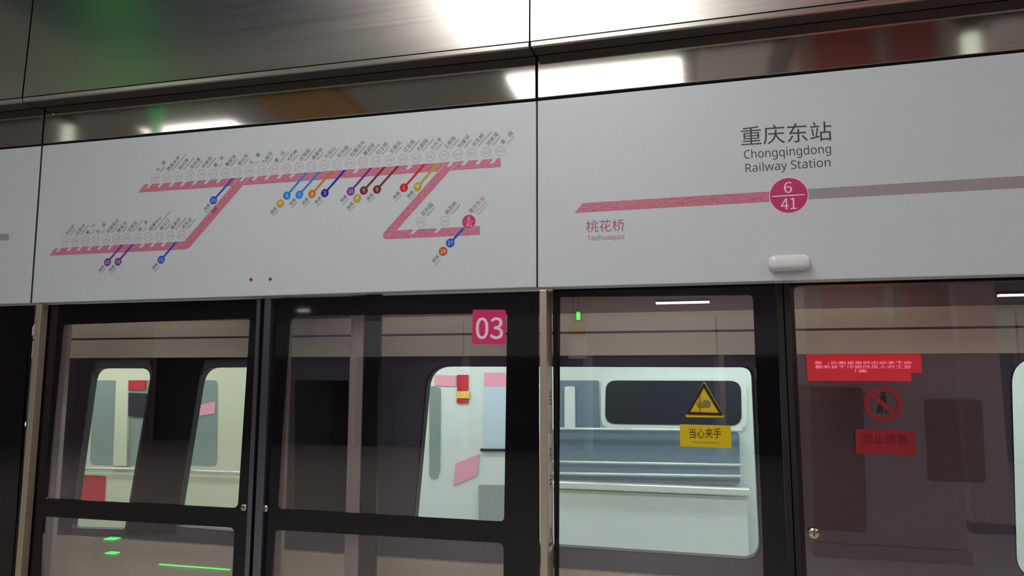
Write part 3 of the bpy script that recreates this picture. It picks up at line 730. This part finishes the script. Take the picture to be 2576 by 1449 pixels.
for q in ([(468, 512), (502, 516), (502, 526), (468, 522)], [(442, 545), (488, 545), (488, 556), (442, 556)], [(458, 575), (500, 572), (500, 584), (462, 588)], [(476, 602), (502, 592), (504, 606), (486, 618)]):
    prism('pain_mark', [XZ(zz(q), YC)], YC - 0.0022, YC - 0.0013, M['sticker_dark'], t)
p = P(1775, 1097, YC)
t = thing('caption_sticker', 'yellow rectangular sticker with dark writing below the hand triangle', 'sticker', (p.x, YC, p.z))
sheet('plate', [(1711, 1123), (1840, 1127.5), (1838.5, 1070.5), (1710, 1067.5)], YC, M['yellow'], t)
text_px('writing', '当心夹手', (1734, 1102), (1814, 1102.5), (1734, 1077), YC - 0.002, M['sticker_dark'], t, surf=YC, thin=0.0)
text_px('small_writing', 'Warning hands pinching', (1740, 1116), (1808, 1118), (1740, 1108.5), YC - 0.002, M['sticker_faint'], t, surf=YC)

p = P(2221, 1016, YC)
t = thing('prohibition_sticker', 'round faded red no leaning sticker with crossed figure', 'sticker', (p.x, YC, p.z))
c = (p.x, p.z); ro = (P(2221, 970, YC) - P(2221, 1059, YC)).z / 2
prism('ring', [circ(*c, ro, 56), circ(*c, ro * 0.76, 56)], YC - 0.0012, YC - 0.0002, M['sticker_red'], t)
a = math.radians(-43); d = Vector((math.cos(a), math.sin(a))); n = Vector((-d.y, d.x)) * ro * 0.115; C0 = Vector(c)
prism('slash', [[tuple(C0 - d * ro * .8 - n), tuple(C0 + d * ro * .8 - n), tuple(C0 + d * ro * .8 + n), tuple(C0 - d * ro * .8 + n)]], YC - 0.0024, YC - 0.0013, M['sticker_red'], t)
z2 = lambda pts: [(2100 + x * 240 / 1656.0, 950 + y * 240 / 1656.0) for x, y in pts]
for q in ([(808, 255), (840, 240), (880, 250), (885, 285), (850, 300), (810, 290)], [(810, 310), (885, 305), (895, 400), (905, 465), (880, 460), (860, 430), (800, 385), (788, 370)], [(775, 455), (830, 500), (835, 625), (800, 625), (795, 520), (765, 620), (733, 620), (745, 540)], [(885, 555), (915, 630), (878, 635), (872, 580)]):
    prism('leaning_figure', [XZ(z2(q), YC)], YC - 0.0012, YC - 0.0002, M['sticker_black'], t)
p = P(2226, 1112, YC)
t = thing('caption_sticker', 'dull red rectangular sticker with dark writing below the round sticker', 'sticker', (p.x, YC, p.z))
sheet('plate', [(2152, 1140), (2303, 1146), (2301, 1084), (2151, 1078.5)], YC, M['sticker_red'], t)
text_px('writing', '禁止倚靠', (2168, 1114), (2284, 1117), (2168, 1090), YC - 0.002, M['sticker_red_ink'], t, surf=YC)

# ------------------------------------------------------------------ space between doors and train
def strut(px_a, px_b, Y, m, label, z0=0.0, z1=2.2):
    xa, xb = P(px_a, 1000, Y).x, P(px_b, 1000, Y).x
    link('support_post', box_me(xa, xb, Y, Y + 0.03, z0, z1, 0.003), m, label=label, cat='post')
strut(913, 952, 0.20, M['train_black'], 'black upright post behind the badge door glass')
strut(703, 722, 0.17, M['strut_pale'], 'grey upright strip behind the badge door, next to the door edges', 0.0, 2.16)
strut(138, 158, 0.20, M['strut_pale'], 'brown grey upright strip behind the left emergency door glass', 0.0, 2.16)
strut(877, 911, 0.205, M['strut_pale'], 'pale grey upright strip left of the black post behind the glass')
t = thing('train_side_fill', 'added thin fill lamp under the door header, brightening the train side', 'lamp', (-1, 0.26, 2.16), 'added fill lamps')  # lamp made up to brighten the upper train side
for k in range(5):
    link('tube', box_me(-9 + k * 3.6, -6.2 + k * 3.6, 0.245, 0.27, 2.14, 2.165), M['fill_side'], t)
link('housing', box_me(-9.2, 9, 0.245, 0.275, 2.165, 2.195), M['black_metal'], t)
t = thing('lower_side_fill', 'added thin fill lamp along the platform edge, brightening the lower train', 'lamp', (-1, 0.31, -0.06))  # second made-up lamp, lifts the train's lower panel
link('housing', box_me(-9.2, 9, 0.302, 0.32, -0.08, -0.04), M['black_metal'], t)
link('tube', box_me(-9.1, 8.9, 0.32, 0.345, -0.075, -0.045), M['fill_low'], t)

# ------------------------------------------------------------------ the train
YT0 = 0.47
T = thing('subway_train', 'pale subway train standing behind the platform doors, lit inside', 'train', (0, 1.9, -1.2))
XL, XR = -11.5, 9.5
ZC, ZL = 1.795, 0.74       # underside of the cantrail, top of the lower panel
def hx(pts, r): return rnd(XZ(pts, YT0), r, 8)
w1 = hx([(176, 1330), (315, 1334), (384, 925), (232, 925)], [.02, .02, .075, .08])
w2 = hx([(440, 1326), (690, 1345), (690, 922), (506, 923)], [.02, .05, .09, .10])
w3 = hx([(1036, 1352), (1916, 1410), (1894, 922), (1076, 920)], [.05, .08, .05, .12])
w4 = hx([(2556, 1452), (3200, 1500), (3200, 896), (2541, 898)], [.09, .09, .09, .12])
shell = prism('side_shell', [rect(XL, XR, ZL, ZC), w1, w2, w3, w4], YT0, YT0 + 0.05, M['train_dark'], T)
for wv in (w1, w2, w3, w4):
    cx = sum(p[0] for p in wv) / len(wv); cz = sum(p[1] for p in wv) / len(wv)
    inner = [(p[0] + (cx - p[0]) * 0.008, p[1] + (cz - p[1]) * 0.008) for p in wv]
    prism('window_seal', [wv, inner], YT0 - 0.004, YT0 + 0.05, M['seal'], T)
# black gangway between the two cars and black door surround on the left
prism('gangway_bellows', [XZ([(95, 1345), (176, 1345), (232, 935), (240, 906), (375, 905), (384, 935), (318, 1345), (440, 1345), (505, 935), (512, 905), (700, 902), (700, 893), (160, 897)], YT0 - .01)], YT0 - 0.012, YT0 - 0.006, M['train_black'], T, label='black surround of the left windows')
box('lower_panel', XL, XR, YT0 - 0.03, YT0 + 0.05, -0.9, ZL, M['train_beige'], T)
box('cantrail', XL, XR, YT0 - 0.02, YT0 + 0.06, ZC, 1.905, M['train_beige'], T)
box('cantrail_groove', XL, XR, YT0 + 0.01, YT0 + 0.05, 1.905, 1.917, M['seal'], T)
box('cantrail', XL, XR, YT0 - 0.01, YT0 + 0.06, 1.917, 2.01, M['train_beige'], T)
# curved roof
bm = bmesh.new(); prev = None
for k in range(13):
    a = math.pi / 2 * k / 12; y = YT0 + 0.0 + 1.4 * (1 - math.cos(a)); z = 2.01 + 0.45 * math.sin(a)
    row = [bm.verts.new((XL, y, z)), bm.verts.new((XR, y, z))]
    if prev: bm.faces.new((prev[0], prev[1], row[1], row[0])).smooth = True
    prev = row
row = [bm.verts.new((XL, 3.3, 2.46)), bm.verts.new((XR, 3.3, 2.46))]; bm.faces.new((prev[0], prev[1], row[1], row[0]))
me = bpy.data.meshes.new('roof'); bm.to_mesh(me); bm.free()
link('roof', me, M['train_roof'], T)
box('floor_pan', XL, XR, YT0 + 0.05, 3.2, -0.15, 0.0, M['int_grey'], T)
box('underframe', XL, XR, YT0 + 0.1, 3.2, -0.9, -0.15, M['train_black'], T)
for x in (-9, -5, -1, 3, 7):
    for yy in (1.0, 2.44):
        me = lathe_me([(0.42, 0.0), (0.42, 0.02), (0.38, 0.03), (0.38, 0.12), (0.1, 0.13)], 28)
        link('wheel', offset_me(me, (x, yy, -0.78)), M['black_metal'], T)
# interior
YF = 3.05
box('interior_wall', XL, XR, YF, YF + 0.06, 0, 2.3, M['int_white'], T)
box('interior_ceiling', XL, XR, YT0 + .06, YF, 2.12, 2.16, M['int_white'], T)
for k in range(6):
    for yy in (1.0, 2.35):
        link('interior_lamp', box_me(-11 + k * 3.4, -8.0 + k * 3.4, yy, yy + 0.16, 2.09, 2.12), M['lamp_train'], T)
def ipr(name, px, m, d=0.01, r=0.0, parent=None, base=YF, **k):
    pts = XZ(px, base - d)
    return prism(name, [rnd(pts, r) if r else pts], base - d, base - 0.0005, m, parent or T, **k)
# wide window section behind the sliding door
fr = ipr('window_frame', [(1512, 1078), (1880, 1082), (1878, 950), (1512, 950)], M['int_white'], 0.03, 0.1)
ipr('window_glass', [(1522, 1066), (1866, 1071), (1864, 958), (1524, 957)], M['int_window'], 0.036, 0.09, fr, base=YF)
ipr('side_panel', [(1396, 1212), (1512, 1216), (1506, 957), (1396, 957)], M['int_blue'], 0.012, 0.02, label='blue grey panel beside the window')
ipr('upright_trim', [(1420, 1210), (1448, 1211), (1446, 972), (1420, 972)], M['int_white'], 0.03, 0.02)
ipr('bench_backrest', [(1380, 1210), (1862, 1222), (1860, 1084), (1380, 1080)], M['int_blue'], 0.10, 0.05, label='blue grey bench backrest under the window')
for a, b in (((1380, 1078), (1870, 1083)), ((1380, 1161), (1866, 1170)), ((1380, 1190), (1866, 1198))):
    A, B = P(*a, YF - .16), P(*b, YF - .16)
    link('grab_rail', tube_me(A, B, 0.011), M['seat'], T)
z = P(1600, 1228, YF - .2).z
box('bench_seat', P(1380, 1200, YF - .2).x, P(1885, 1200, YF - .2).x, YF - 0.20, YF - 0.1, z - 0.03, z + 0.03, M['seat'], T, 0.01)
box('bench_front', P(1380, 1200, YF - .2).x, P(1878, 1200, YF - .2).x, YF - 0.14, YF - 0.10, 0.02, z - 0.045, M['int_white'], T)
# end wall section with signs, behind the badge door
ipr('window_glass', [(1080, 1200), (1098, 1206), (1106, 1180), (1108, 975), (1080, 970)], M['int_window_pale'], 0.012, 0.03)
ipr('sign_board', [(1149, 1014), (1177, 1014), (1177, 943), (1150, 943)], M['poster_red'], 0.02, 0.0)
ipr('sign_label', [(1147, 1002), (1181, 1002), (1181, 984), (1148, 984)], M['poster_yellow'], 0.025, 0.0)
ipr('pink_sticker', [(1140, 1222), (1200, 1196), (1206, 1142), (1146, 1166)], M['poster_pink'], 0.012, 0.012)
ipr('notice_sheet', [(1216, 1129), (1330, 1130), (1330, 958), (1216, 957)], M['poster_blue'], 0.012, 0.0)
ipr('notice_header', [(1218, 972), (1330, 973), (1330, 938), (1218, 937)], M['poster_pink'], 0.014, 0.0)
ipr('notice_ledge', [(1208, 1135), (1330, 1136), (1330, 1130), (1208, 1129)], M['seal'], 0.03, 0.0)
ipr('notice_header', [(1092, 970), (1146, 972), (1148, 945), (1094, 943)], M['poster_pink'], 0.012, 0.0, label='pale pink notice strip left of the sign board')
ipr('locker_panel', [(1204, 1330), (1330, 1334), (1330, 1222), (1204, 1220)], M['int_grey'], 0.03, 0.006)
# left windows
for (x0, x1, cream) in ((234, 384, (292, 322)), (420, 545, None)):
    ipr('window_glass', [(x0 - 8, 1168), (x1, 1172), (x1 + 2, 956), (x0, 957)], M['int_window_pale'], 0.014, 0.06)
    if cream: ipr('upright_trim', [(cream[0] - 8, 1172), (cream[1] - 4, 1172), (cream[1], 956), (cream[0], 956)], M['int_warm_lit'], 0.04, 0.0)
for a, b in (((150, 1177), (380, 1180)), ((430, 1182), (640, 1190))):
    A, B = P(*a, YF - .05), P(*b, YF - .05)
    link('grab_rail', tube_me(A, B, 0.012), M['seat'], T)
ipr('interior_wall_warm_lit', [(60, 1500), (690, 1500), (690, 880), (60, 880)], M['int_warm_lit'], 0.008, 0.0, label='wall of the left car, tinted for its warmer light')  # overlay painting warmer light onto the same wall
ipr('lower_wall_panel', [(120, 1330), (680, 1345), (680, 1196), (120, 1184)], M['int_warm_lit'], 0.012, 0.0)
ipr('pink_sticker', [(150, 1266), (262, 1270), (266, 1198), (170, 1193)], M['poster_red'], 0.02, 0.03, label='red sheet below the left window')
ipr('red_display', [(320, 980), (365, 981), (365, 957), (322, 957)], M['poster_red'], 0.03, 0.006, label='small red plate at the top of the left window')
ipr('dark_plate', [(316, 1046), (366, 1050), (368, 990), (320, 988)], M['int_window'], 0.03, 0.01)
ipr('pink_sticker', [(500, 1046), (540, 1040), (541, 1010), (498, 1020)], M['poster_pink'], 0.02, 0.0)
# dark side window of the train shell, left of the black post, and one at the right
for px in ([(742, 1285), (873, 1292), (876, 957), (742, 957)], [(2335, 1210), (2480, 1214), (2470, 1006), (2326, 1004)], [(2012, 1330), (2180, 1340), (2170, 975), (2006, 972)]):
    pts = XZ(px, YT0 - .008)
    f = prism('shell_window', [rnd(pts, .02)], YT0 - 0.010, YT0 - 0.001, M['train_black'], T)
